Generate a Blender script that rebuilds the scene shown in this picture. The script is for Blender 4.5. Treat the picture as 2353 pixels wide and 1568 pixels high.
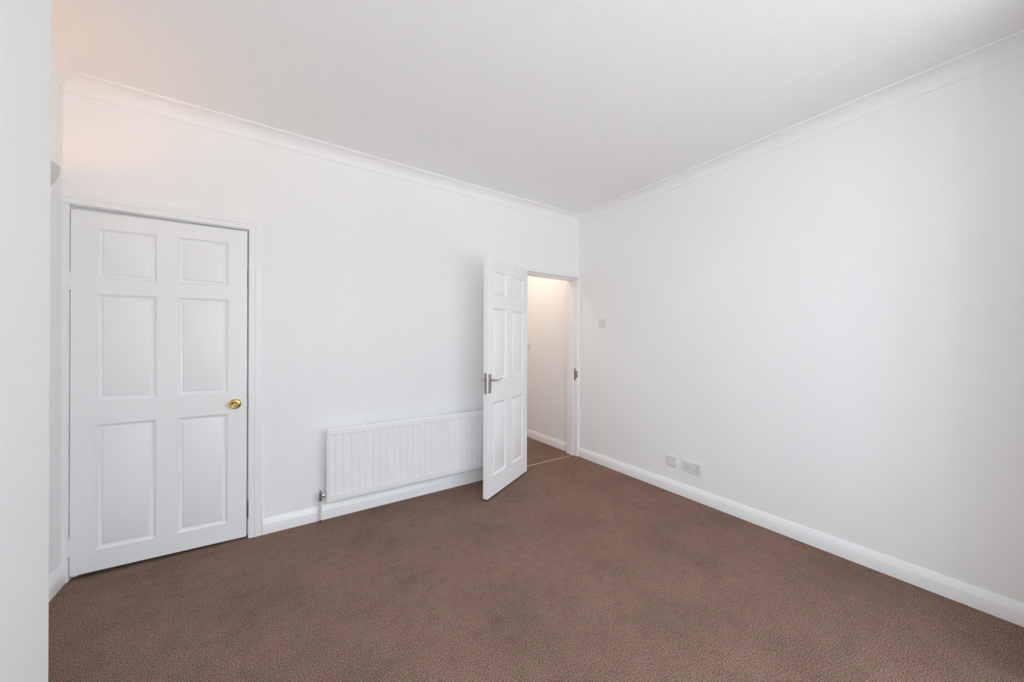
import bpy, math
from mathutils import Matrix, Vector

for o in list(bpy.data.objects):
    bpy.data.objects.remove(o)
S = bpy.context.scene
C = S.collection
R = math.radians

# ------------------------------------------------------------------ camera, world, light, exposure
CAM_H, YAW, PITCH, ROLL, F_PX = 1.3075, 33.9457, 0.0311, 0.2065, 804.73
cd = bpy.data.cameras.new('camera')
cam = bpy.data.objects.new('camera', cd)
C.objects.link(cam)
cd.sensor_width = 36.0
cd.lens = 36.0 * F_PX / 2353.0
cd.clip_start = 0.02
y_, p_, r_ = R(YAW), R(PITCH), R(ROLL)
fw = Vector((math.sin(y_) * math.cos(p_), math.cos(y_) * math.cos(p_), math.sin(p_)))
rt = Vector((math.cos(y_), -math.sin(y_), 0))
up = rt.cross(fw)
rt2 = rt * math.cos(r_) + up * math.sin(r_)
up2 = up * math.cos(r_) - rt * math.sin(r_)
m = Matrix((rt2, up2, -fw)).transposed().to_4x4()
m.translation = (0, 0, CAM_H)
cam.matrix_world = m
S.camera = cam

W = bpy.data.worlds.new('overcast_sky')
S.world = W
W.use_nodes = True
bg = W.node_tree.nodes['Background']
bg.inputs['Color'].default_value = (0.80, 0.90, 1.0, 1)
bg.inputs['Strength'].default_value = 9.2

sd = bpy.data.lights.new('bounce_sun_offscreen', 'SUN')   # added: lights the ground outside to brighten the ceiling, never enters the room
sd.energy, sd.angle, sd.color = 31.0, R(1.0), (1.0, 0.98, 0.95)
sun = bpy.data.objects.new('bounce_sun_offscreen', sd)
C.objects.link(sun)
sun.rotation_euler = Vector((0.55, -0.35, -0.80)).to_track_quat('-Z', 'Y').to_euler()

S.view_settings.view_transform = 'Standard'
S.view_settings.look = 'None'
S.view_settings.gamma = 1.0
S.view_settings.use_curve_mapping = False
S.view_settings.exposure = -0.66
S.cycles.max_bounces = 16
S.cycles.diffuse_bounces = 12      # a white room: keep the inter-reflected light

# room dimensions (metres, camera at x=0 y=0)
XL, XR, YB, YF, H = -0.951, 2.873, 2.900, -0.120, 2.722
YH = 3.040                       # hall side of the back wall
BX, BY0, BY1 = -0.600, 0.350, 1.752   # chimney breast face and ends
BAY = [(-0.50, -0.42), (0.05, -1.00), (1.80, -1.00), (2.35, -0.42)]
SILL, HEAD = 0.48, 2.50


def portal(a, b):
    """Sampling portal filling one bay window (guides the sky light, adds none)."""
    ld = bpy.data.lights.new('window_portal_offscreen', 'AREA')
    ld.shape = 'RECTANGLE'
    a, b = Vector(a), Vector(b)
    d = b - a
    ld.size, ld.size_y = d.length, HEAD - SILL
    ld.cycles.is_portal = True
    o = bpy.data.objects.new('window_portal_offscreen', ld)
    C.objects.link(o)
    dn = d.normalized()
    n = Vector((-dn.y, dn.x))            # into the room
    mm = Matrix((Vector((dn.x, dn.y, 0)), Vector((0, 0, 1)), Vector((dn.y, -dn.x, 0)))).transposed()
    if mm.determinant() < 0:
        mm = Matrix((Vector((-dn.x, -dn.y, 0)), Vector((0, 0, 1)), Vector((dn.y, -dn.x, 0)))).transposed()
    o.matrix_world = mm.to_4x4()
    mid = (a + b) / 2 - n * 0.10
    o.location = (mid.x, mid.y, (SILL + HEAD) / 2)


for i in range(3):
    portal(BAY[i], BAY[i + 1])


# ------------------------------------------------------------------ materials
def mat(name, col, rough=0.5, metal=0.0, bump=None, spec=0.5):
    mt = bpy.data.materials.new(name)
    mt.use_nodes = True
    nt = mt.node_tree
    b = nt.nodes['Principled BSDF']
    b.inputs['Base Color'].default_value = (*col, 1)
    b.inputs['Roughness'].default_value = rough
    b.inputs['Metallic'].default_value = metal
    b.inputs['Specular IOR Level'].default_value = spec
    if bump:
        scale, strength, dist = bump
        tc = nt.nodes.new('ShaderNodeTexCoord')
        nz = nt.nodes.new('ShaderNodeTexNoise')
        nz.inputs['Scale'].default_value = scale
        nz.inputs['Detail'].default_value = 3
        bp = nt.nodes.new('ShaderNodeBump')
        bp.inputs['Strength'].default_value = strength
        bp.inputs['Distance'].default_value = dist
        nt.links.new(tc.outputs['Object'], nz.inputs['Vector'])
        nt.links.new(nz.outputs['Fac'], bp.inputs['Height'])
        nt.links.new(bp.outputs['Normal'], b.inputs['Normal'])
    return mt


M = {}
M['wall'] = mat('white_emulsion', (0.915, 0.915, 0.915), 0.65, bump=(130, 0.10, 0.004), spec=0.3)
M['ceiling'] = mat('stippled_ceiling_paint', (0.92, 0.92, 0.92), 0.8, bump=(75, 0.28, 0.006), spec=0.2)
M['cornice'] = mat('cornice_paint', (0.92, 0.92, 0.92), 0.6, spec=0.3)
M['gloss'] = mat('white_gloss_woodwork', (0.915, 0.915, 0.915), 0.32, bump=(40, 0.03, 0.002))
M['enamel'] = mat('radiator_enamel', (0.91, 0.91, 0.91), 0.28)
M['plastic'] = mat('switch_plastic', (0.77, 0.77, 0.76), 0.35)
M['rocker'] = mat('rocker_plastic', (0.80, 0.80, 0.80), 0.3)
M['chrome'] = mat('chrome', (0.62, 0.62, 0.62), 0.18, 1.0)
M['satin'] = mat('satin_chrome', (0.42, 0.41, 0.40), 0.32, 1.0)
M['brass'] = mat('polished_brass', (0.78, 0.55, 0.22), 0.16, 1.0)
M['oldbrass'] = mat('latch_brass', (0.42, 0.28, 0.20), 0.35, 1.0)
M['hole_shade'] = mat('pin_hole_shade', (0.05, 0.05, 0.05), 0.5)  # shade inside the socket pin holes, put in as colour
M['pipe'] = mat('painted_pipe', (0.72, 0.71, 0.69), 0.35)
M['strip'] = mat('threshold_metal', (0.62, 0.52, 0.42), 0.35, 0.8)
M['plaster'] = mat('plaster_lamp', (0.70, 0.69, 0.67), 0.6)
M['upvc'] = mat('white_window_frame', (0.85, 0.85, 0.85), 0.3)
M['paving'] = mat('outside_paving', (0.46, 0.45, 0.43), 0.9, bump=(6, 0.3, 0.02))
M['render'] = mat('grey_render', (0.30, 0.29, 0.28), 0.9)
M['slate'] = mat('dark_slate', (0.07, 0.07, 0.08), 0.5)

# carpet: flecked brown twist pile
mt = bpy.data.materials.new('brown_twist_carpet')
mt.use_nodes = True
nt = mt.node_tree
N, L = nt.nodes, nt.links
b = N['Principled BSDF']
b.inputs['Roughness'].default_value = 0.95
b.inputs['Specular IOR Level'].default_value = 0.1
tc = N.new('ShaderNodeTexCoord')


def noise(scale, detail=2.0, rough=0.5):
    n = N.new('ShaderNodeTexNoise')
    n.inputs['Scale'].default_value = scale
    n.inputs['Detail'].default_value = detail
    n.inputs['Roughness'].default_value = rough
    L.new(tc.outputs['Object'], n.inputs['Vector'])
    return n


def ramp(src, stops):
    r = N.new('ShaderNodeValToRGB')
    els = r.color_ramp.elements
    els[0].position, els[0].color = stops[0][0], (*stops[0][1], 1)
    els[1].position, els[1].color = stops[-1][0], (*stops[-1][1], 1)
    for p, c in stops[1:-1]:
        e = els.new(p)
        e.color = (*c, 1)
    L.new(src, r.inputs['Fac'])
    return r


def mix(a, b_, fac, mode='MULTIPLY'):
    x = N.new('ShaderNodeMix')
    x.data_type = 'RGBA'
    x.blend_type = mode
    x.inputs['Factor'].default_value = fac
    L.new(a, x.inputs['A'])
    L.new(b_, x.inputs['B'])
    return x.outputs['Result']


fleck = noise(235, 3, 0.7)
base = ramp(fleck.outputs['Fac'], [(0.36, (0.072, 0.043, 0.031)), (0.48, (0.220, 0.138, 0.103)),
                                   (0.57, (0.345, 0.230, 0.182)), (0.67, (0.60, 0.445, 0.375))])
hue = noise(24, 4, 0.7)
hue_r = ramp(hue.outputs['Fac'], [(0.34, (0.91, 1.0, 0.89)), (0.5, (1, 1, 1)), (0.66, (1.09, 0.95, 1.01))])
c1 = mix(base.outputs['Color'], hue_r.outputs['Color'], 1.0)
wear = noise(2.6, 3, 0.6)
wear_r = ramp(wear.outputs['Fac'], [(0.33, (0.88, 0.88, 0.87)), (0.5, (1, 1, 1)), (0.68, (1.08, 1.07, 1.08))])
c2 = mix(c1, wear_r.outputs['Color'], 1.0)
pile = noise(17, 4, 0.7)
pile_r = ramp(pile.outputs['Fac'], [(0.30, (0.86, 0.86, 0.86)), (0.46, (1, 1, 1)), (0.70, (1.08, 1.08, 1.08))])
c2 = mix(c2, pile_r.outputs['Color'], 1.0)
L.new(c2, b.inputs['Base Color'])
bp = N.new('ShaderNodeBump')
bp.inputs['Strength'].default_value = 0.8
bp.inputs['Distance'].default_value = 0.006
L.new(fleck.outputs['Fac'], bp.inputs['Height'])
L.new(bp.outputs['Normal'], b.inputs['Normal'])
M['carpet'] = mt

# window glass: clear pane with a faint reflection
mt = bpy.data.materials.new('window_glass')
mt.use_nodes = True
nt2 = mt.node_tree
nt2.nodes.remove(nt2.nodes['Principled BSDF'])
tr = nt2.nodes.new('ShaderNodeBsdfTransparent')
gl = nt2.nodes.new('ShaderNodeBsdfGlossy')
gl.inputs['Roughness'].default_value = 0.02
mx = nt2.nodes.new('ShaderNodeMixShader')
mx.inputs[0].default_value = 0.05
nt2.links.new(tr.outputs[0], mx.inputs[1])
nt2.links.new(gl.outputs[0], mx.inputs[2])
nt2.links.new(mx.outputs[0], nt2.nodes['Material Output'].inputs[0])
M['glass'] = mt


def emit_mat(name, col, strength):
    e = bpy.data.materials.new(name)
    e.use_nodes = True
    q = e.node_tree.nodes['Principled BSDF']
    q.inputs['Base Color'].default_value = (0.9, 0.88, 0.84, 1)
    q.inputs['Emission Color'].default_value = (*col, 1)
    q.inputs['Emission Strength'].default_value = strength
    return e


# ------------------------------------------------------------------ mesh helpers
class MB:
    def __init__(self):
        self.v, self.f = [], []

    def face(self, pts):
        i = len(self.v)
        self.v += [tuple(p) for p in pts]
        self.f.append(tuple(range(i, i + len(pts))))
        return self

    def box(self, x0, x1, y0, y1, z0, z1):
        i = len(self.v)
        self.v += [(x, y, z) for z in (z0, z1) for y in (y0, y1) for x in (x0, x1)]
        for q in ((0, 2, 3, 1), (4, 5, 7, 6), (0, 1, 5, 4), (2, 6, 7, 3), (0, 4, 6, 2), (1, 3, 7, 5)):
            self.f.append(tuple(i + k for k in q))
        return self

    def prism(self, poly, z0, z1):
        i, n = len(self.v), len(poly)
        self.v += [(x, y, z0) for x, y in poly] + [(x, y, z1) for x, y in poly]
        self.f.append(tuple(i + k for k in reversed(range(n))))
        self.f.append(tuple(i + n + k for k in range(n)))
        for k in range(n):
            l = (k + 1) % n
            self.f.append((i + k, i + l, i + n + l, i + n + k))
        return self

    def loft(self, rings, cap0=True, cap1=True, closed=True):
        i, n = len(self.v), len(rings[0])
        for r in rings:
            self.v += [tuple(p) for p in r]
        for a in range(len(rings) - 1):
            for k in range(n if closed else n - 1):
                l = (k + 1) % n
                self.f.append((i + a * n + k, i + a * n + l, i + (a + 1) * n + l, i + (a + 1) * n + k))
        if cap0:
            self.f.append(tuple(i + k for k in reversed(range(n))))
        if cap1:
            self.f.append(tuple(i + (len(rings) - 1) * n + k for k in range(n)))
        return self

    def lathe(self, prof, origin=(0, 0, 0), axis='z', seg=28):
        """prof: (radius, height along axis)."""
        o = Vector(origin)
        rings = []
        for r, h in prof:
            ring = []
            for k in range(seg):
                a = 2 * math.pi * k / seg
                u, w = max(r, 1e-5) * math.cos(a), max(r, 1e-5) * math.sin(a)
                p = {'z': (u, w, h), 'y': (w, h, u), '-y': (u, -h, w), 'x': (h, u, w), '-x': (-h, w, u)}[axis]
                ring.append(o + Vector(p))
            rings.append(ring)
        return self.loft(rings)

    def tube(self, pts, rad, seg=14):
        pts = [Vector(p) for p in pts]
        rads = rad if isinstance(rad, (list, tuple)) else [rad] * len(pts)
        rings = []
        for k, p in enumerate(pts):
            t = (pts[min(k + 1, len(pts) - 1)] - pts[max(k - 1, 0)]).normalized()
            ref = Vector((0, 0, 1)) if abs(t.z) < 0.9 else Vector((0, 1, 0))
            u = t.cross(ref).normalized()
            w = t.cross(u)
            rings.append([p + (u * math.cos(2 * math.pi * q / seg) + w * math.sin(2 * math.pi * q / seg)) * rads[k]
                          for q in range(seg)])
        return self.loft(rings)

    def build(self, name, material, parent=None, smooth=None, bevel=0.0):
        me = bpy.data.meshes.new(name)
        me.from_pydata([tuple(p) for p in self.v], [], self.f)
        me.update()
        import bmesh
        bm = bmesh.new()
        bm.from_mesh(me)
        bmesh.ops.remove_doubles(bm, verts=bm.verts, dist=1e-6)
        bmesh.ops.recalc_face_normals(bm, faces=bm.faces)
        bm.to_mesh(me)
        bm.free()
        me.materials.append(M[material] if isinstance(material, str) else material)
        if smooth:
            for p in me.polygons:
                p.use_smooth = True
            me.set_sharp_from_angle(angle=R(smooth))
        o = bpy.data.objects.new(name, me)
        C.objects.link(o)
        if parent:
            o.parent = parent
        if bevel:
            bv = o.modifiers.new('bevel', 'BEVEL')
            bv.width, bv.segments, bv.limit_method, bv.angle_limit = bevel, 2, 'ANGLE', R(40)
            if not smooth:
                for p in me.polygons:
                    p.use_smooth = True
                me.set_sharp_from_angle(angle=R(30))
        return o


def tag(o, label, cat=None, kind=None, group=None):
    o['label'] = label
    if cat:
        o['category'] = cat
    if kind:
        o['kind'] = kind
    if group:
        o['group'] = group
    return o


def empty(name, loc=(0, 0, 0), rz=0.0):
    o = bpy.data.objects.new(name, None)
    o.empty_display_size = 0.1
    C.objects.link(o)
    o.location = loc
    o.rotation_euler = (0, 0, rz)
    return o


def run(mb, a, b_, n, prof, ea=0, eb=0):
    """Moulding of profile (offset from wall, z) from a to b; n = normal into the room.
    e = -1 mitre at an inside corner, +1 at an outside corner, 0 square end."""
    a, b_, n = Vector(a), Vector(b_), Vector(n)
    d = (b_ - a).normalized()
    r0 = [(a + n * o - d * (ea * o)).to_tuple() + (z,) for o, z in prof]
    r1 = [(b_ + n * o + d * (eb * o)).to_tuple() + (z,) for o, z in prof]
    return mb.loft([r0, r1])


# ------------------------------------------------------------------ room shell
tag(MB().box(-1.25, XR + 0.2, -1.3, 2.945, -0.12, 0.0).build('floor', 'carpet'),
    'brown flecked twist pile carpet covering the bedroom floor', 'floor', 'structure')
tag(MB().box(-1.25, XR + 0.2, -1.3, YH, H, H + 0.15).build('ceiling', 'ceiling'),
    'white finely stippled ceiling of the empty room', 'ceiling', 'structure')

# back wall with two door openings (cupboard and doorway)
DC0, DC1, DCH = -0.951, -0.128, 2.066          # cupboard rough opening
DD0, DD1, DDH = 2.045, 2.873, 2.060            # doorway rough opening
wb = MB()
wb.box(-1.25, DC0, YB, YH, 0, H)
wb.box(DC0, DC1, YB, YH, DCH, H)
wb.box(DC1, DD0, YB, YH, 0, H)
wb.box(DD0, XR + 0.2, YB, YH, DDH, H)
tag(wb.build('wall_back', 'wall'), 'white painted back wall holding both panelled doors and the radiator', 'wall', 'structure')
tag(MB().box(XR, XR + 0.2, -1.3, YB, 0, H).build('wall_right', 'wall'),
    'plain white wall with the light switch and double socket', 'wall', 'structure')
tag(MB().box(-1.25, XL, -1.3, YB, 0, H).build('wall_left', 'wall'),
    'white alcove wall carrying the plaster uplighter', 'wall', 'structure')
tag(MB().box(XL, BX, BY0, BY1, 0, H).build('chimney_breast', 'wall'),
    'white plastered chimney breast projecting beside the alcove', 'chimney breast', 'structure')

# front wall with canted bay (behind the viewpoint)
wf = MB()
wf.box(XL, BAY[0][0], BAY[0][1], YF, 0, H)
wf.box(BAY[3][0], XR, BAY[3][1], YF, 0, H)


def seg_quad(a, b_, t0, t1):
    a, b_ = Vector(a), Vector(b_)
    d = (b_ - a).normalized()
    n = Vector((-d.y, d.x))
    return [tuple(a - n * t1), tuple(b_ - n * t1), tuple(b_ - n * t0), tuple(a - n * t0)]


for i in range(3):
    wf.prism(seg_quad(BAY[i], BAY[i + 1], 0, 0.2), 0, SILL)
    wf.prism(seg_quad(BAY[i], BAY[i + 1], 0, 0.2), HEAD, H)
tag(wf.build('wall_front', 'wall'), 'white front wall with a canted bay window', 'wall', 'structure')

for i in range(3):
    a, b_ = Vector(BAY[i]), Vector(BAY[i + 1])
    ln = (b_ - a).length
    ang = math.atan2(b_.y - a.y, b_.x - a.x)
    w = empty('window_%d' % (i + 1), (a.x, a.y, SILL), ang)
    tag(w, ['bay window light beside the chimney breast', 'wide middle light of the bay window',
            'bay window light beside the socket wall'][i], 'window', 'structure')
    hh = HEAD - SILL
    fr = MB()
    fr.box(0, ln, -0.10, -0.04, 0, 0.06).box(0, ln, -0.10, -0.04, hh - 0.06, hh)
    fr.box(0, 0.06, -0.10, -0.04, 0.06, hh - 0.06).box(ln - 0.06, ln, -0.10, -0.04, 0.06, hh - 0.06)
    n = 3 if i == 1 else 1
    for k in range(1, n):
        x = ln * k / n
        fr.box(x - 0.03, x + 0.03, -0.10, -0.04, 0.06, hh - 0.06)
    fr.build('window_frame', 'upvc', w)
    for k in range(n):
        x0 = 0.06 if k == 0 else ln * k / n + 0.03
        x1 = ln - 0.06 if k == n - 1 else ln * (k + 1) / n - 0.03
        MB().box(x0, x1, -0.074, -0.068, 0.06, hh - 0.06).build('pane', 'glass', w)
    MB().box(0, ln, -0.04, 0.06, -0.02, 0.012).build('window_sill', 'gloss', w)

tag(MB().box(-14, 16, -26, -1.3, -0.45, -0.35).build('ground', 'paving'),
    'pale paving outside the bay window', 'ground', 'structure')

# bungalow added across the street to cut light on the back wall
tb = tag(empty('unseen_bungalow', (1.0, -18.0, -0.35)), 'grey rendered bungalow with slate roof, added to cut light on the back wall', 'building', 'structure')
MB().box(-9, 9, -6, 0, 0, 2.7).build('wall', 'render', tb)
MB().loft([[(x_, 0.4, 2.6), (x_, -3, 4.6), (x_, -6.4, 2.6)] for x_ in (-9.3, 9.3)]).build('roof', 'slate', tb)
for k in range(5):
    xx = -7.6 + k * 3.5
    if k == 2:
        MB().box(xx, xx + 1.0, -0.05, 0.05, 0, 2.1).build('front_door', 'slate', tb)
        continue
    wo = MB().box(xx, xx + 1.7, -0.05, 0.06, 0.9, 2.2).build('window', 'upvc', tb)
    MB().box(xx + 0.1, xx + 1.6, 0.05, 0.065, 1.0, 2.1).build('pane', 'slate', wo)

# cupboard and hall beyond the back wall
wc = MB()
wc.box(XL - 0.1, XL, YH, 3.62, 0, 2.3).box(DC1 + 0.02, DC1 + 0.12, YH, 3.62, 0, 2.3)
wc.box(XL, DC1 + 0.02, 3.56, 3.62, 0, 2.3).box(XL - 0.1, DC1 + 0.12, YH, 3.62, 2.3, 2.36)
wc.box(XL - 0.1, DC1 + 0.12, 2.945, 3.62, -0.1, 0)
tag(wc.build('wall_cupboard', 'wall'), 'inside of the built-in cupboard behind the closed door', 'cupboard wall', 'structure')

tag(MB().box(1.6, XR + 0.2, 2.945, 5.3, -0.12, 0.0).build('floor_hall', 'carpet'),
    'brown carpet of the hallway beyond the open door', 'floor', 'structure')
tag(MB().box(1.6, XR + 0.2, YH, 5.3, 2.60, 2.75).build('ceiling_hall', 'ceiling'),
    'white hallway ceiling', 'ceiling', 'structure')
tag(MB().box(XR, XR + 0.2, YB, 5.3, 0, 2.60).build('wall_hall_right', 'wall'),
    'white hallway wall in warm light seen through the doorway', 'wall', 'structure')
tag(MB().box(1.6, 1.75, YH, 5.3, 0, 2.60).box(1.75, XR, 5.2, 5.3, 0, 2.60).build('wall_hall_left', 'wall'),
    'white far side walls of the hallway', 'wall', 'structure')

# ------------------------------------------------------------------ skirting boards and cornice
SK = [(0, 0), (0.018, 0), (0.018, 0.062), (0.0165, 0.067), (0.006, 0.098), (0.004, 0.101), (0, 0.101)]


def skirting(name, label, runs):
    mb = MB()
    for a in runs:
        run(mb, *a)
    tag(mb.build(name, 'gloss', smooth=25), label, 'baseboard', 'structure')


skirting('baseboard_back', 'white chamfered skirting board under the radiator', [((-0.074, YB), (1.998, YB), (0, -1), SK, 0, 0)])
skirting('baseboard_right', 'white chamfered skirting board under the switch and sockets',
         [((XR, YB - 0.0), (XR, YF), (-1, 0), SK, 0, -1)])
skirting('baseboard_left', 'white skirting board around the chimney breast and alcove',
         [((XL, 2.894), (XL, BY1), (1, 0), SK, 0, -1), ((XL, BY1), (BX, BY1), (0, 1), SK, -1, 1),
          ((BX, BY1), (BX, BY0), (1, 0), SK, 1, 1), ((BX, BY0), (XL, BY0), (0, -1), SK, 1, -1),
          ((XL, BY0), (XL, YF), (1, 0), SK, -1, -1)])
skirting('baseboard_front', 'white skirting board along the bay wall',
         [((XL, YF), (BAY[0][0], YF), (0, 1), SK, -1, 0), ((BAY[3][0], YF), (XR, YF), (0, 1), SK, 0, -1)])
skirting('baseboard_hall', 'white skirting board along the hallway wall', [((XR, YH), (XR, 5.2), (-1, 0), SK, 0, 0)])

CO = [(0, H), (0, H - 0.083), (0.006, H - 0.083), (0.006, H - 0.076)]
CO += [(0.009 + 0.070 * (1 - math.cos(t)), H - 0.072 + 0.062 * math.sin(t)) for t in
       [math.pi / 2 * k / 10 for k in range(11)]]
CO += [(0.0800, H - 0.010), (0.0845, H - 0.010), (0.0845, H)]


def cornice(name, label, runs):
    mb = MB()
    for a in runs:
        run(mb, *a)
    tag(mb.build(name, 'cornice', smooth=25), label, 'cornice', 'structure')


cornice('trim_1', 'white coved cornice above the two doors', [((XL, YB), (XR, YB), (0, -1), CO, -1, -1)])
cornice('trim_2', 'white coved cornice above the switch and socket wall', [((XR, YB), (XR, YF), (-1, 0), CO, -1, -1)])
cornice('trim_3', 'white coved cornice around the alcove and chimney breast',
        [((XL, YB), (XL, BY1), (1, 0), CO, -1, -1), ((XL, BY1), (BX, BY1), (0, 1), CO, -1, 1),
         ((BX, BY1), (BX, BY0), (1, 0), CO, 1, 1), ((BX, BY0), (XL, BY0), (0, -1), CO, 1, -1),
         ((XL, BY0), (XL, YF), (1, 0), CO, -1, -1)])

# ------------------------------------------------------------------ door frames
AR = [(0, 0), (0.0155, 0), (0.0155, 0.028), (0.0185, 0.034), (0.0185, 0.066), (0.015, 0.071), (0, 0.071)]


def arch_leg(mb, xi, sgn, z1, prof=AR, wmax=None):
    """Vertical architrave; xi = inner edge, sgn = direction of its width, mitred up to z1 (inner)."""
    r0, r1 = [], []
    for o, w_ in prof:
        w_ = min(w_, wmax) if wmax is not None else w_
        r0.append((xi + sgn * w_, YB - o, 0))
        r1.append((xi + sgn * w_, YB - o, z1 + w_))
    mb.loft([r0, r1])


def arch_head(mb, x0, x1, z, m0, m1, prof=AR):
    """Head architrave with its inner (lower) edge at z; m = 1 mitred end, 0 square."""
    r0 = [(x0 - m0 * w_, YB - o, z + w_) for o, w_ in prof]
    r1 = [(x1 + m1 * w_, YB - o, z + w_) for o, w_ in prof]
    mb.loft([r0, r1])


# cupboard frame
CX0, CX1, CHZ = -0.9255, -0.1525, 2.036     # lining faces and head underside
t1 = tag(empty('trim_4', (0, 0, 0)), 'white painted frame around the closed cupboard door', 'door frame', 'structure')
li = MB()
li.box(DC0, CX0, YB - 0.0005, YH, 0, CHZ).box(CX1, DC1, YB - 0.0005, YH, 0, CHZ)
li.box(DC0, DC1, YB - 0.0005, YH, CHZ, DCH)
li.build('lining', 'gloss', t1, bevel=0.0012)
st = MB()
st.box(CX0, CX0 + 0.02, YB + 0.042, YB + 0.075, 0, CHZ).box(CX1 - 0.02, CX1, YB + 0.042, YB + 0.075, 0, CHZ)
st.box(CX0 + 0.02, CX1 - 0.02, YB + 0.042, YB + 0.075, CHZ - 0.012, CHZ)
st.build('door_stop', 'gloss', t1)
a1 = MB()
arch_leg(a1, CX1 + 0.005, 1, CHZ + 0.005)
a1.build('architrave', 'gloss', t1, smooth=20)
a2 = MB()
arch_head(a2, XL, CX1 + 0.005, CHZ + 0.005, 0, 1)
a2.build('architrave', 'gloss', t1, smooth=20)
a3 = MB()
a3.box(XL, -0.9275, YB - 0.006, YB, 0, CHZ + 0.005)
a3.build('architrave', 'gloss', t1)
for zc in (1.732, 0.185):
    MB().box(CX1 - 0.0022, CX1 + 0.003, YB - 0.0022, YB + 0.032, zc - 0.055, zc + 0.055).build('hinge_plate', 'satin', t1)
lp = MB().box(CX1 - 0.0018, CX1 + 0.002, YB - 0.0018, YB + 0.026, 0.868, 0.936)
lp.build('strike_plate', 'satin', t1)

# doorway frame
PX0, PX1, PHZ = 2.078, 2.833, 2.027
t2 = tag(empty('trim_5', (0, 0, 0)), 'white painted frame of the open doorway to the hall', 'door frame', 'structure')
li = MB()
li.box(DD0, PX0, YB, YH, 0, PHZ).box(PX1, DD1, YB, YH, 0, PHZ).box(DD0, DD1, YB, YH, PHZ, DDH)
li.build('lining', 'gloss', t2, bevel=0.0012)
st = MB()
st.box(PX0, PX0 + 0.013, YB + 0.042, YH, 0, PHZ - 0.013).box(PX1 - 0.013, PX1, YB + 0.042, YH, 0, PHZ - 0.013)
st.box(PX0, PX1, YB + 0.042, YH, PHZ - 0.013, PHZ)
st.build('door_stop', 'gloss', t2, bevel=0.001)
a1 = MB()
arch_leg(a1, PX0 - 0.006, -1, PHZ + 0.005)
a1.build('architrave', 'gloss', t2, smooth=20)
a2 = MB()
arch_head(a2, PX0 - 0.006, XR, PHZ + 0.003, 1, 0)
a2.build('architrave', 'gloss', t2, smooth=20)
a3 = MB()
a3.box(PX1 + 0.003, XR, YB - 0.016, YB, 0, PHZ + 0.003)
a3.build('architrave', 'gloss', t2, bevel=0.003)
sp = MB()
sp.box(PX1 - 0.0025, PX1 + 0.001, YB + 0.006, YB + 0.030, 0.862, 1.000)
sp.box(PX1 - 0.0025, PX1 + 0.006, YB - 0.019, YB + 0.008, 0.893, 0.972)
sp_o = sp.build('strike_plate', 'satin', t2)
MB().box(PX1 - 0.0030, PX1 - 0.0015, YB + 0.011, YB + 0.025, 0.910, 0.950).build('latch_hole', 'oldbrass', sp_o)

tag(MB().loft([[(x, 2.938, 0), (x, 2.940, 0.003), (x, 2.943, 0.004), (x, 2.947, 0.004), (x, 2.950, 0.003), (x, 2.952, 0)]
               for x in (PX0 + 0.013, PX1 - 0.013)]).build('threshold_strip', 'strip', smooth=40),
    'thin pale metal carpet threshold strip across the doorway', 'threshold strip')


# ------------------------------------------------------------------ panelled door leaves
def make_leaf(root, wd, z0, z1, th, cols, rows, front, warp=None):
    """Leaf in local coordinates: x along width, front face at y=-th if front<0, z up."""
    yf, yb = -th, 0.0
    fz = warp or (lambda x, z: z)
    xs = [0] + [c for cc in cols for c in cc] + [wd]
    zs = [z0] + [r for rr in rows for r in rr] + [z1]
    mb = MB()

    def P(x, y, z):
        return (x, y, fz(x, z))

    for i in range(len(xs) - 1):
        for j in range(len(zs) - 1):
            if i % 2 == 1 and j % 2 == 1:
                xa, xb, za, zb = xs[i], xs[i + 1], zs[j], zs[j + 1]
                for (p, q) in (((xa, za), (xb, za)), ((xb, za), (xb, zb)), ((xb, zb), (xa, zb)), ((xa, zb), (xa, za))):
                    mb.face([P(p[0], yf, p[1]), P(q[0], yf, q[1]), P(q[0], yb, q[1]), P(p[0], yb, p[1])])
                continue
            for y in (yf, yb):
                mb.face([P(xs[i], y, zs[j]), P(xs[i + 1], y, zs[j]), P(xs[i + 1], y, zs[j + 1]), P(xs[i], y, zs[j + 1])])
    for i in range(len(xs) - 1):
        for z in (z0, z1):
            mb.face([P(xs[i], yf, z), P(xs[i + 1], yf, z), P(xs[i + 1], yb, z), P(xs[i], yb, z)])
    for j in range(len(zs) - 1):
        for x in (0, wd):
            mb.face([P(x, yf, zs[j]), P(x, yf, zs[j + 1]), P(x, yb, zs[j + 1]), P(x, yb, zs[j])])
    mb.build('leaf', 'gloss', root, bevel=0.0015)
    prof = [(0.0, 0.0), (0.003, 0.0026), (0.008, 0.0074), (0.014, 0.0114), (0.019, 0.0128), (0.0225, 0.0125),
            (0.026, 0.0062), (0.029, 0.0050)]
    for xa, xb in cols:
        for za, zb in rows:
            pb = MB()
            for face_y, s in ((yf, 1), (yb, -1)):
                rings = []
                for ins, dep in prof:
                    y = face_y + s * dep
                    rings.append([P(xa + ins, y, za + ins), P(xb - ins, y, za + ins),
                                  P(xb - ins, y, zb - ins), P(xa + ins, y, zb - ins)])
                pb.loft(rings, cap0=False, cap1=True)
            pb.build('panel', 'gloss', root, smooth=25)


# closed cupboard door, slightly out of square
CL = -0.9225
CW = 0.7625
d1 = tag(empty('door_1', (CL, YB + 0.040, 0)), 'closed white six-panel cupboard door with a round brass knob', 'door', 'structure')


def warp1(x, z):
    u = x / CW
    lo, hi = 0.026 * (1 - u) + 0.010 * u, 2.013 * (1 - u) + 2.029 * u
    return lo + (hi - lo) * (z - 0.016) / (2.021 - 0.016)


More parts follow.
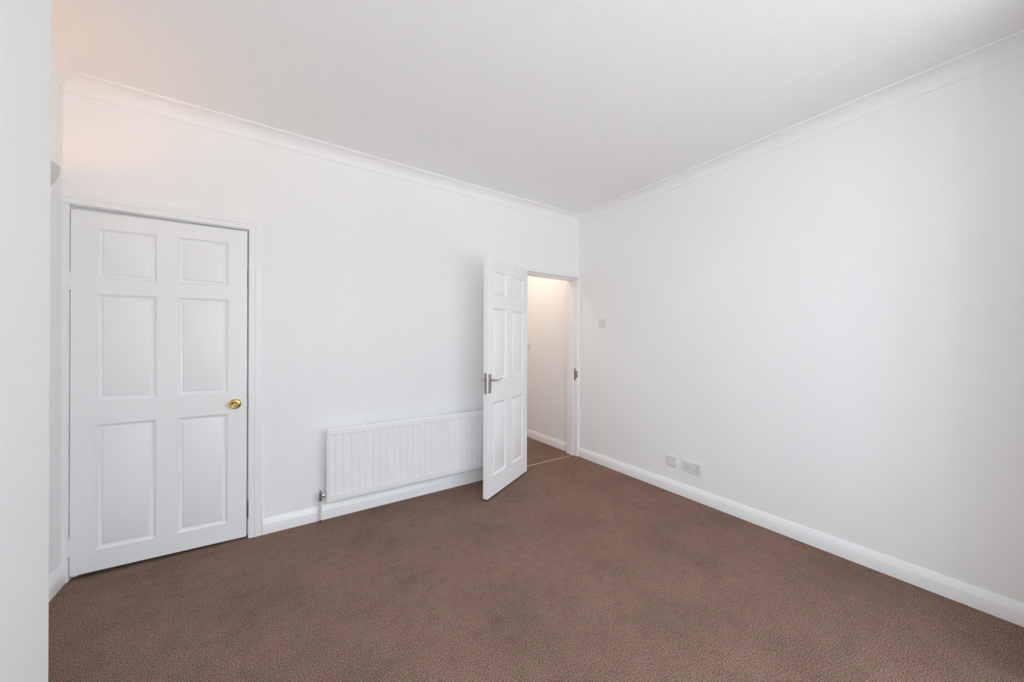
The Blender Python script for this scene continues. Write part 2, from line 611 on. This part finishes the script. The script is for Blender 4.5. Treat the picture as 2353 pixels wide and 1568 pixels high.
make_leaf(d1, CW, 0.016, 2.021, 0.042, [(0.0935, 0.3325), (0.4265, 0.664)],
          [(0.132, 0.832), (0.967, 1.564), (1.652, 1.931)], -1, warp1)
kb = MB()
kb.lathe([(0.0325, 0.0), (0.0325, 0.003), (0.030, 0.0055), (0.022, 0.009), (0.0125, 0.011), (0.011, 0.016), (0.011, 0.028),
          (0.0135, 0.033), (0.020, 0.038), (0.0235, 0.045), (0.0235, 0.051), (0.0215, 0.0555), (0.0185, 0.057),
          (0.0150, 0.0545), (0.0095, 0.0525), (0.0085, 0.0535), (0.0085, 0.0555), (0.0, 0.0558)],
         (0.7015, -0.042, 0.893), '-y', 40)
kn = kb.build('knob', 'brass', d1, smooth=35)
kn['label'] = 'round polished brass knob on a domed rose'
MB().box(0.7004, 0.7026, -0.0985, -0.0975, 0.888, 0.898).build('keyhole', 'oldbrass', kn)
MB().box(CW - 0.0005, CW + 0.0035, -0.034, -0.010, 0.868, 0.930).build('latch', 'satin', d1)
for zc in (1.625, 0.185):
    hb = MB()
    hb.tube([(-0.0025, -0.0455, zc - 0.05), (-0.0025, -0.0455, zc + 0.05)], 0.0048)
    for k in range(3):
        hb.tube([(-0.0025, -0.0455, zc - 0.046 + k * 0.034), (-0.0025, -0.0455, zc - 0.022 + k * 0.034)], 0.0056)
    hb.box(-0.0035, -0.0005, -0.045, -0.012, zc - 0.05, zc + 0.05)
    hb.build('hinge', 'gloss', d1, smooth=35)['label'] = 'butt hinge painted over in white'

# open room door, swung back towards the radiator
Nf, Ff = Vector((1.430, 2.478)), Vector((2.080, 2.815))
dv = Ff - Nf
LW = dv.length
ang2 = math.atan2(dv.y, dv.x)
nb = Vector((-dv.y, dv.x)).normalized() * 0.042           # front face -> back face
org = Nf + nb
d2 = tag(empty('door_2', (org.x, org.y, 0), ang2), 'open white six-panel door with chrome lever handle by the radiator', 'door', 'structure')
make_leaf(d2, LW, 0.012, 2.006, 0.042, [(0.088, 0.308), (0.412, 0.638)],
          [(0.180, 0.790), (0.985, 1.588), (1.700, 1.900)], -1)


def lever(side):
    """side -1: front face (room), +1: back face. Local y outward."""
    s, y0 = side, (-0.042 if side < 0 else 0.0)

    def Y(v):
        return y0 + s * v
    hd = MB()
    # long backplate with softened corners
    x0, x1, z0, z1 = 0.006, 0.047, 0.878, 1.036
    c = 0.004
    poly = [(x0 + c, z0), (x1 - c, z0), (x1, z0 + c), (x1, z1 - c), (x1 - c, z1), (x0 + c, z1), (x0, z1 - c), (x0, z0 + c)]
    hd.loft([[(x, Y(0.0), z) for x, z in poly], [(x, Y(0.005), z) for x, z in poly],
             [(0.0265 + (x - 0.0265) * 0.9, Y(0.0075), 0.957 + (z - 0.957) * 0.975) for x, z in poly]])
    bo = hd.build('backplate', 'satin', d2, smooth=30)
    lv = MB()
    lv.tube([(0.0265, Y(0.006), 0.990), (0.0265, Y(0.016), 0.990)], [0.0115, 0.0095])
    pts = [(0.0265, Y(0.012), 0.990), (0.0265, Y(0.036), 0.990), (0.029, Y(0.046), 0.990), (0.037, Y(0.051), 0.9895),
           (0.055, Y(0.052), 0.9870), (0.075, Y(0.052), 0.9845), (0.095, Y(0.052), 0.9850), (0.112, Y(0.052), 0.9885),
           (0.126, Y(0.051), 0.9935), (0.137, Y(0.049), 0.9985)]
    lv.tube(pts, [0.0085, 0.0085, 0.0090, 0.0095, 0.0095, 0.0085, 0.0072, 0.0068, 0.0072, 0.0050])
    lv.build('lever', 'chrome', bo, smooth=40)
    if side < 0:
        MB().lathe([(0.0075, 0.0), (0.0075, 0.003), (0.0048, 0.003), (0.0048, 0.0003), (0.0, 0.0003)], (0.0265, Y(0.0074), 0.946), '-y', 20).build('keyhole', 'satin', bo)
        MB().box(0.0252, 0.0278, Y(0.0082), Y(0.0070), 0.930, 0.939).build('keyhole', 'oldbrass', bo)
    else:
        MB().tube([(0.0265, Y(0.006), 0.944), (0.0265, Y(0.020), 0.944)], [0.010, 0.008]).build('thumb_turn', 'chrome', bo, smooth=40)


lever(-1)
lever(1)
fp = MB().box(-0.0018, 0.001, -0.033, -0.009, 0.874, 1.046).build('lock_faceplate', 'satin', d2)
MB().loft([[(-0.0015, -0.029, 0.968), (-0.0015, -0.013, 0.968), (-0.0015, -0.013, 1.004), (-0.0015, -0.029, 1.004)],
           [(-0.0045, -0.029, 0.968), (-0.010, -0.013, 0.968), (-0.010, -0.013, 1.004), (-0.0045, -0.029, 1.004)]]
          ).build('latch', 'oldbrass', fp)
MB().box(-0.0024, -0.001, -0.026, -0.016, 0.928, 0.962).build('deadbolt', 'oldbrass', fp)
for zc in (0.90, 1.02):
    MB().lathe([(0.0032, 0.0), (0.0028, 0.001), (0.0, 0.0012)], (-0.0018, -0.021, zc - 0.006 if zc < 1 else zc + 0.012), '-x', 12).build('screw', 'chrome', fp)
for zc in (0.25, 1.0, 1.78):
    hb = MB()
    hb.tube([(LW + 0.004, 0.0, zc - 0.05), (LW + 0.004, 0.0, zc + 0.05)], 0.006)
    hb.box(LW - 0.001, LW + 0.003, -0.038, 0.0, zc - 0.05, zc + 0.05)
    hb.build('hinge', 'satin', d2, smooth=35)

# ------------------------------------------------------------------ radiator
RX0, RX1, RZ0, RZ1 = 0.301, 1.665, 0.150, 0.672
YP = 2.800                       # front face of the panel
rad = tag(empty('radiator', (RX0, YB, 0)), 'white fluted panel radiator mounted on the wall behind the open door', 'radiator')
PW = RX1 - RX0
yo = YP - YB                     # local front y (-0.10)
pn = MB()
# outline ring with rounded corners
def rrect(x0, x1, z0, z1, r, y, n=5):
    pts = []
    for cx, cz, a0 in ((x1 - r, z0 + r, -90), (x1 - r, z1 - r, 0), (x0 + r, z1 - r, 90), (x0 + r, z0 + r, 180)):
        for k in range(n + 1):
            a = R(a0 + 90 * k / n)
            pts.append((cx + r * math.cos(a), y, cz + r * math.sin(a)))
    return pts


fl = MB()
fl.loft([rrect(0, PW, RZ0, RZ1, 0.012, yo + 0.030), rrect(0, PW, RZ0, RZ1, 0.012, yo + 0.008),
         rrect(0.002, PW - 0.002, RZ0 + 0.002, RZ1 - 0.002, 0.011, yo + 0.005),
         rrect(0.012, PW - 0.012, RZ0 + 0.012, RZ1 - 0.012, 0.008, yo + 0.005)], cap1=True)
fl.build('edge_flange', 'enamel', rad, smooth=35)
# pressed front sheet with recessed flutes
px0, px1, pz0, pz1 = 0.013, PW - 0.013, RZ0 + 0.017, RZ1 - 0.006
pitch, hw, sl, dep = 0.05143, 0.0130, 0.0050, 0.0100
first = 0.342 - RX0
fz0, fz1, fe = 0.207, 0.624, 0.011
cents = []
x = first
while x < px1 - 0.02:
    cents.append(x)
    x += pitch
cols_x = [px0]
for c in cents:
    cols_x += [c - hw - sl * 0.5, c - hw + sl * 0.5, c + hw - sl * 0.5, c + hw + sl * 0.5]
cols_x.append(px1)
rows_z = [pz0, fz0 - fe / 2, fz0 + fe / 2, fz1 - fe / 2, fz1 + fe / 2, pz1]


def dpt(i, j):
    if i == 0 or i == len(cols_x) - 1:
        return 0
    return dep if ((i - 1) % 4 in (1, 2)) and j in (2, 3) else 0


sh = MB()
for j in range(len(rows_z) - 1):
    for i in range(len(cols_x) - 1):
        sh.face([(cols_x[a], yo + dpt(a, bb), rows_z[bb]) for a, bb in ((i, j), (i + 1, j), (i + 1, j + 1), (i, j + 1))])
e4 = [(px0, pz0), (px1, pz0), (px1, pz1), (px0, pz1)]
# return edges of the sheet
for i in range(len(cols_x) - 1):
    for z in (pz0, pz1):
        sh.face([(cols_x[i], yo, z), (cols_x[i + 1], yo, z), (cols_x[i + 1], yo + 0.012, z), (cols_x[i], yo + 0.012, z)])
for j in range(len(rows_z) - 1):
    for xx in (px0, px1):
        sh.face([(xx, yo, rows_z[j]), (xx, yo, rows_z[j + 1]), (xx, yo + 0.012, rows_z[j + 1]), (xx, yo + 0.012, rows_z[j])])
sh.build('front_panel', 'enamel', rad, smooth=30, bevel=0.0012)
for bx_ in (0.16, PW - 0.16):
    MB().box(bx_ - 0.02, bx_ + 0.02, yo + 0.028, -0.001, 0.24, 0.60).build('bracket', 'enamel', rad)
# valve and tail pipe at the exposed end
vx, vy = 0.266 - RX0, 2.846 - YB
va = MB()
va.tube([(vx, vy, 0.168), (vx, vy, 0.178), (vx, vy, 0.179), (vx, vy, 0.212), (vx, vy, 0.213), (vx, vy, 0.222)],
        [0.0125, 0.0125, 0.0105, 0.0105, 0.008, 0.007], 16)
va.tube([(vx, vy, 0.222), (vx, vy, 0.236)], [0.0045, 0.003], 10)
va.tube([(vx, vy, 0.193), (vx + 0.016, vy, 0.193)], 0.0085, 14)
vo = va.build('valve', 'chrome', rad, smooth=40)
vo['label'] = 'chrome radiator valve without its cap'
MB().tube([(vx + 0.013, vy, 0.193), (vx + 0.027, vy, 0.193)], 0.0128, 6).build('union_nut', 'chrome', vo)
MB().tube([(vx + 0.026, vy, 0.193), (0.004, vy, 0.193)], 0.0095, 14).build('tail', 'chrome', vo, smooth=40)
MB().tube([(vx, vy, 0.158), (vx, vy, 0.172)], 0.0130, 6).build('compression_nut', 'chrome', vo)
MB().tube([(vx, vy, 0.022), (vx, vy, 0.162)], 0.0078).build('pipe', 'pipe', rad, smooth=40)['label'] = 'white painted tail pipe'
MB().tube([(vx, vy, -0.004), (vx, vy, 0.024)], 0.0076).build('bare_pipe', 'chrome', rad, smooth=40)


# ------------------------------------------------------------------ switch and sockets on the right wall
def plate(mb, w, h, t=0.009, c=0.004):
    """Plate in local coords: local x along the wall, y out of the wall, z up; centred."""
    def ring(w_, h_, y):
        return [(-w_ / 2 + c, y, -h_ / 2), (w_ / 2 - c, y, -h_ / 2), (w_ / 2, y, -h_ / 2 + c), (w_ / 2, y, h_ / 2 - c),
                (w_ / 2 - c, y, h_ / 2), (-w_ / 2 + c, y, h_ / 2), (-w_ / 2, y, h_ / 2 - c), (-w_ / 2, y, -h_ / 2 + c)]
    return mb.loft([ring(w, h, -0.001), ring(w, h, t - 0.002), ring(w - 0.004, h - 0.004, t)])


def screw(parent, x, z, t=0.009):
    MB().lathe([(0.0034, -0.0004), (0.0030, 0.0006), (0.0, 0.0008)], (x, t, z), 'y', 12).build('screw', 'satin', parent, smooth=40)


def rocker(parent, x, z, w, h, t=0.009):
    MB().loft([[(x - w / 2, t - 0.001, z - h / 2), (x + w / 2, t - 0.001, z - h / 2), (x + w / 2, t - 0.001, z + h / 2), (x - w / 2, t - 0.001, z + h / 2)],
               [(x - w / 2, t + 0.004, z - h / 2), (x + w / 2, t + 0.004, z - h / 2), (x + w / 2, t + 0.0012, z + h / 2), (x - w / 2, t + 0.0012, z + h / 2)]]
              ).build('rocker', 'rocker', parent, bevel=0.0006)


RZ = R(90)      # local +y -> world -x
sw = tag(empty('light_switch', (XR, 2.548, 1.502), RZ), 'white square light switch on the wall beside the open doorway', 'light switch')
plate(MB(), 0.088, 0.088).build('plate', 'plastic', sw, smooth=30)
rocker(sw, 0, 0, 0.024, 0.036)
screw(sw, -0.0305, 0.004)
screw(sw, 0.0305, 0.004)

bl = tag(plate(MB(), 0.088, 0.086, 0.010).build('blank_plate', 'plastic', smooth=30),
         'blank white wall plate beside the double socket', 'wall plate')
bl.location, bl.rotation_euler = (XR, 1.759, 0.268), (0, 0, RZ)

so = tag(empty('double_socket', (XR, 1.576, 0.262), RZ), 'white double power socket low on the wall above the skirting', 'power socket')
holes = [(sx + hx, hz, hw_, hh_) for sx in (-0.0395, 0.0395) for hx, hz, hw_, hh_ in
         ((0, 0.006, 0.0050, 0.009), (-0.011, -0.017, 0.0074, 0.0052), (0.011, -0.017, 0.0074, 0.0052))]
gx = sorted({-0.074, 0.074} | {v for x_, z_, w_, h_ in holes for v in (x_ - w_ / 2, x_ + w_ / 2)})
gz = sorted({-0.043, 0.043} | {v for x_, z_, w_, h_ in holes for v in (z_ - h_ / 2, z_ + h_ / 2)})
pm = MB()
T, D0 = 0.010, 0.0085         # thin faceplate over the darkened hole sleeves
for i in range(len(gx) - 1):
    for j in range(len(gz) - 1):
        mx_, mz_ = (gx[i] + gx[i + 1]) / 2, (gz[j] + gz[j + 1]) / 2
        if any(abs(mx_ - x_) < w_ / 2 and abs(mz_ - z_) < h_ / 2 for x_, z_, w_, h_ in holes):
            continue
        pm.face([(gx[i], T, gz[j]), (gx[i + 1], T, gz[j]), (gx[i + 1], T, gz[j + 1]), (gx[i], T, gz[j + 1])])
for i in range(len(gx) - 1):
    for z_ in (gz[0], gz[-1]):
        pm.face([(gx[i], -0.001, z_), (gx[i + 1], -0.001, z_), (gx[i + 1], T, z_), (gx[i], T, z_)])
for j in range(len(gz) - 1):
    for x_ in (gx[0], gx[-1]):
        pm.face([(x_, -0.001, gz[j]), (x_, -0.001, gz[j + 1]), (x_, T, gz[j + 1]), (x_, T, gz[j])])
for x_, z_, w_, h_ in holes:                     # recess walls
    q = [(x_ - w_ / 2, z_ - h_ / 2), (x_ + w_ / 2, z_ - h_ / 2), (x_ + w_ / 2, z_ + h_ / 2), (x_ - w_ / 2, z_ + h_ / 2)]
    for k in range(4):
        u, v = q[k], q[(k + 1) % 4]
        pm.face([(u[0], T, u[1]), (v[0], T, v[1]), (v[0], D0, v[1]), (u[0], D0, u[1])])
pm.build('plate', 'plastic', so)
for x_, z_, w_, h_ in holes:                     # sleeve behind each opening, coloured near-black to stand in for shade
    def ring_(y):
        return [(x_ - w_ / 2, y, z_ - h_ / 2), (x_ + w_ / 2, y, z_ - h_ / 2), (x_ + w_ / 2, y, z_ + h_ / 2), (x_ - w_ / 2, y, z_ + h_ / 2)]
    MB().loft([ring_(D0), ring_(0.0008)], cap0=False, cap1=True).build('pin_hole', 'hole_shade', so)
for rx in (-0.0085, 0.0085):
    rocker(so, rx, 0.020, 0.012, 0.020, 0.010)

hs = tag(empty('light_switch', (XR, 3.862, 1.236), RZ), 'cream-lit light switch on the hallway wall beyond the doorway', 'light switch')
plate(MB(), 0.088, 0.092, 0.012).build('plate', 'plastic', hs, smooth=30)
rocker(hs, 0, 0, 0.014, 0.026, 0.012)

# ------------------------------------------------------------------ lamps
# plaster half-bowl uplighter in the alcove
LY, LZ, LR = 2.405, 2.080, 0.148
ul = tag(empty('wall_uplighter', (XL, LY, LZ)), 'plaster half-bowl wall uplighter glowing warm in the alcove', 'wall light')
bw = MB()
outer, inner = [], []
for k in range(9):
    ph = R(90) * k / 8
    for lst, rr in ((outer, LR), (inner, LR - 0.010)):
        ring = []
        for q in range(19):
            th = math.pi * q / 18 - math.pi / 2
            rad_ = rr * math.cos(ph)
            ring.append((max(rad_ * math.cos(th), 0.0), rad_ * math.sin(th), -rr * math.sin(ph)))
        lst.append(ring)
bw.loft(outer, False, False, closed=False)
bw.loft(inner, False, False, closed=False)
bw.loft([outer[0], inner[0]], False, False, closed=False)
bw.build('bowl', 'plaster', ul, smooth=40)
MB().lathe([(0.0, -0.035), (0.014, -0.035), (0.014, -0.005), (0.0, -0.005)], (0.06, 0, -0.075), 'z', 16).build('lamp_holder', 'plastic', ul, smooth=40)
MB().lathe([(0.0, 0.0), (0.011, 0.003), (0.018, 0.016), (0.020, 0.026), (0.016, 0.038), (0.0, 0.045)], (0.06, 0, -0.081), 'z', 16
           ).build('bulb', emit_mat('warm_bulb', (1.0, 0.50, 0.17), 200.0), ul, smooth=60)

# hallway ceiling light
hl = tag(empty('ceiling_light_offscreen', (2.35, 3.60, 2.60)), 'round opal ceiling light in the hallway', 'ceiling light')
MB().lathe([(0.0, 0.0), (0.12, 0.0), (0.12, -0.025), (0.0, -0.025)], (0, 0, 0), 'z', 32).build('base', 'upvc', hl, smooth=30)
MB().lathe([(0.115, -0.024), (0.112, -0.040), (0.095, -0.065), (0.060, -0.085), (0.0, -0.092)], (0, 0, 0), 'z', 32
           ).build('shade_offscreen', emit_mat('opal_shade', (1.0, 0.80, 0.64), 64.0), hl, smooth=60)
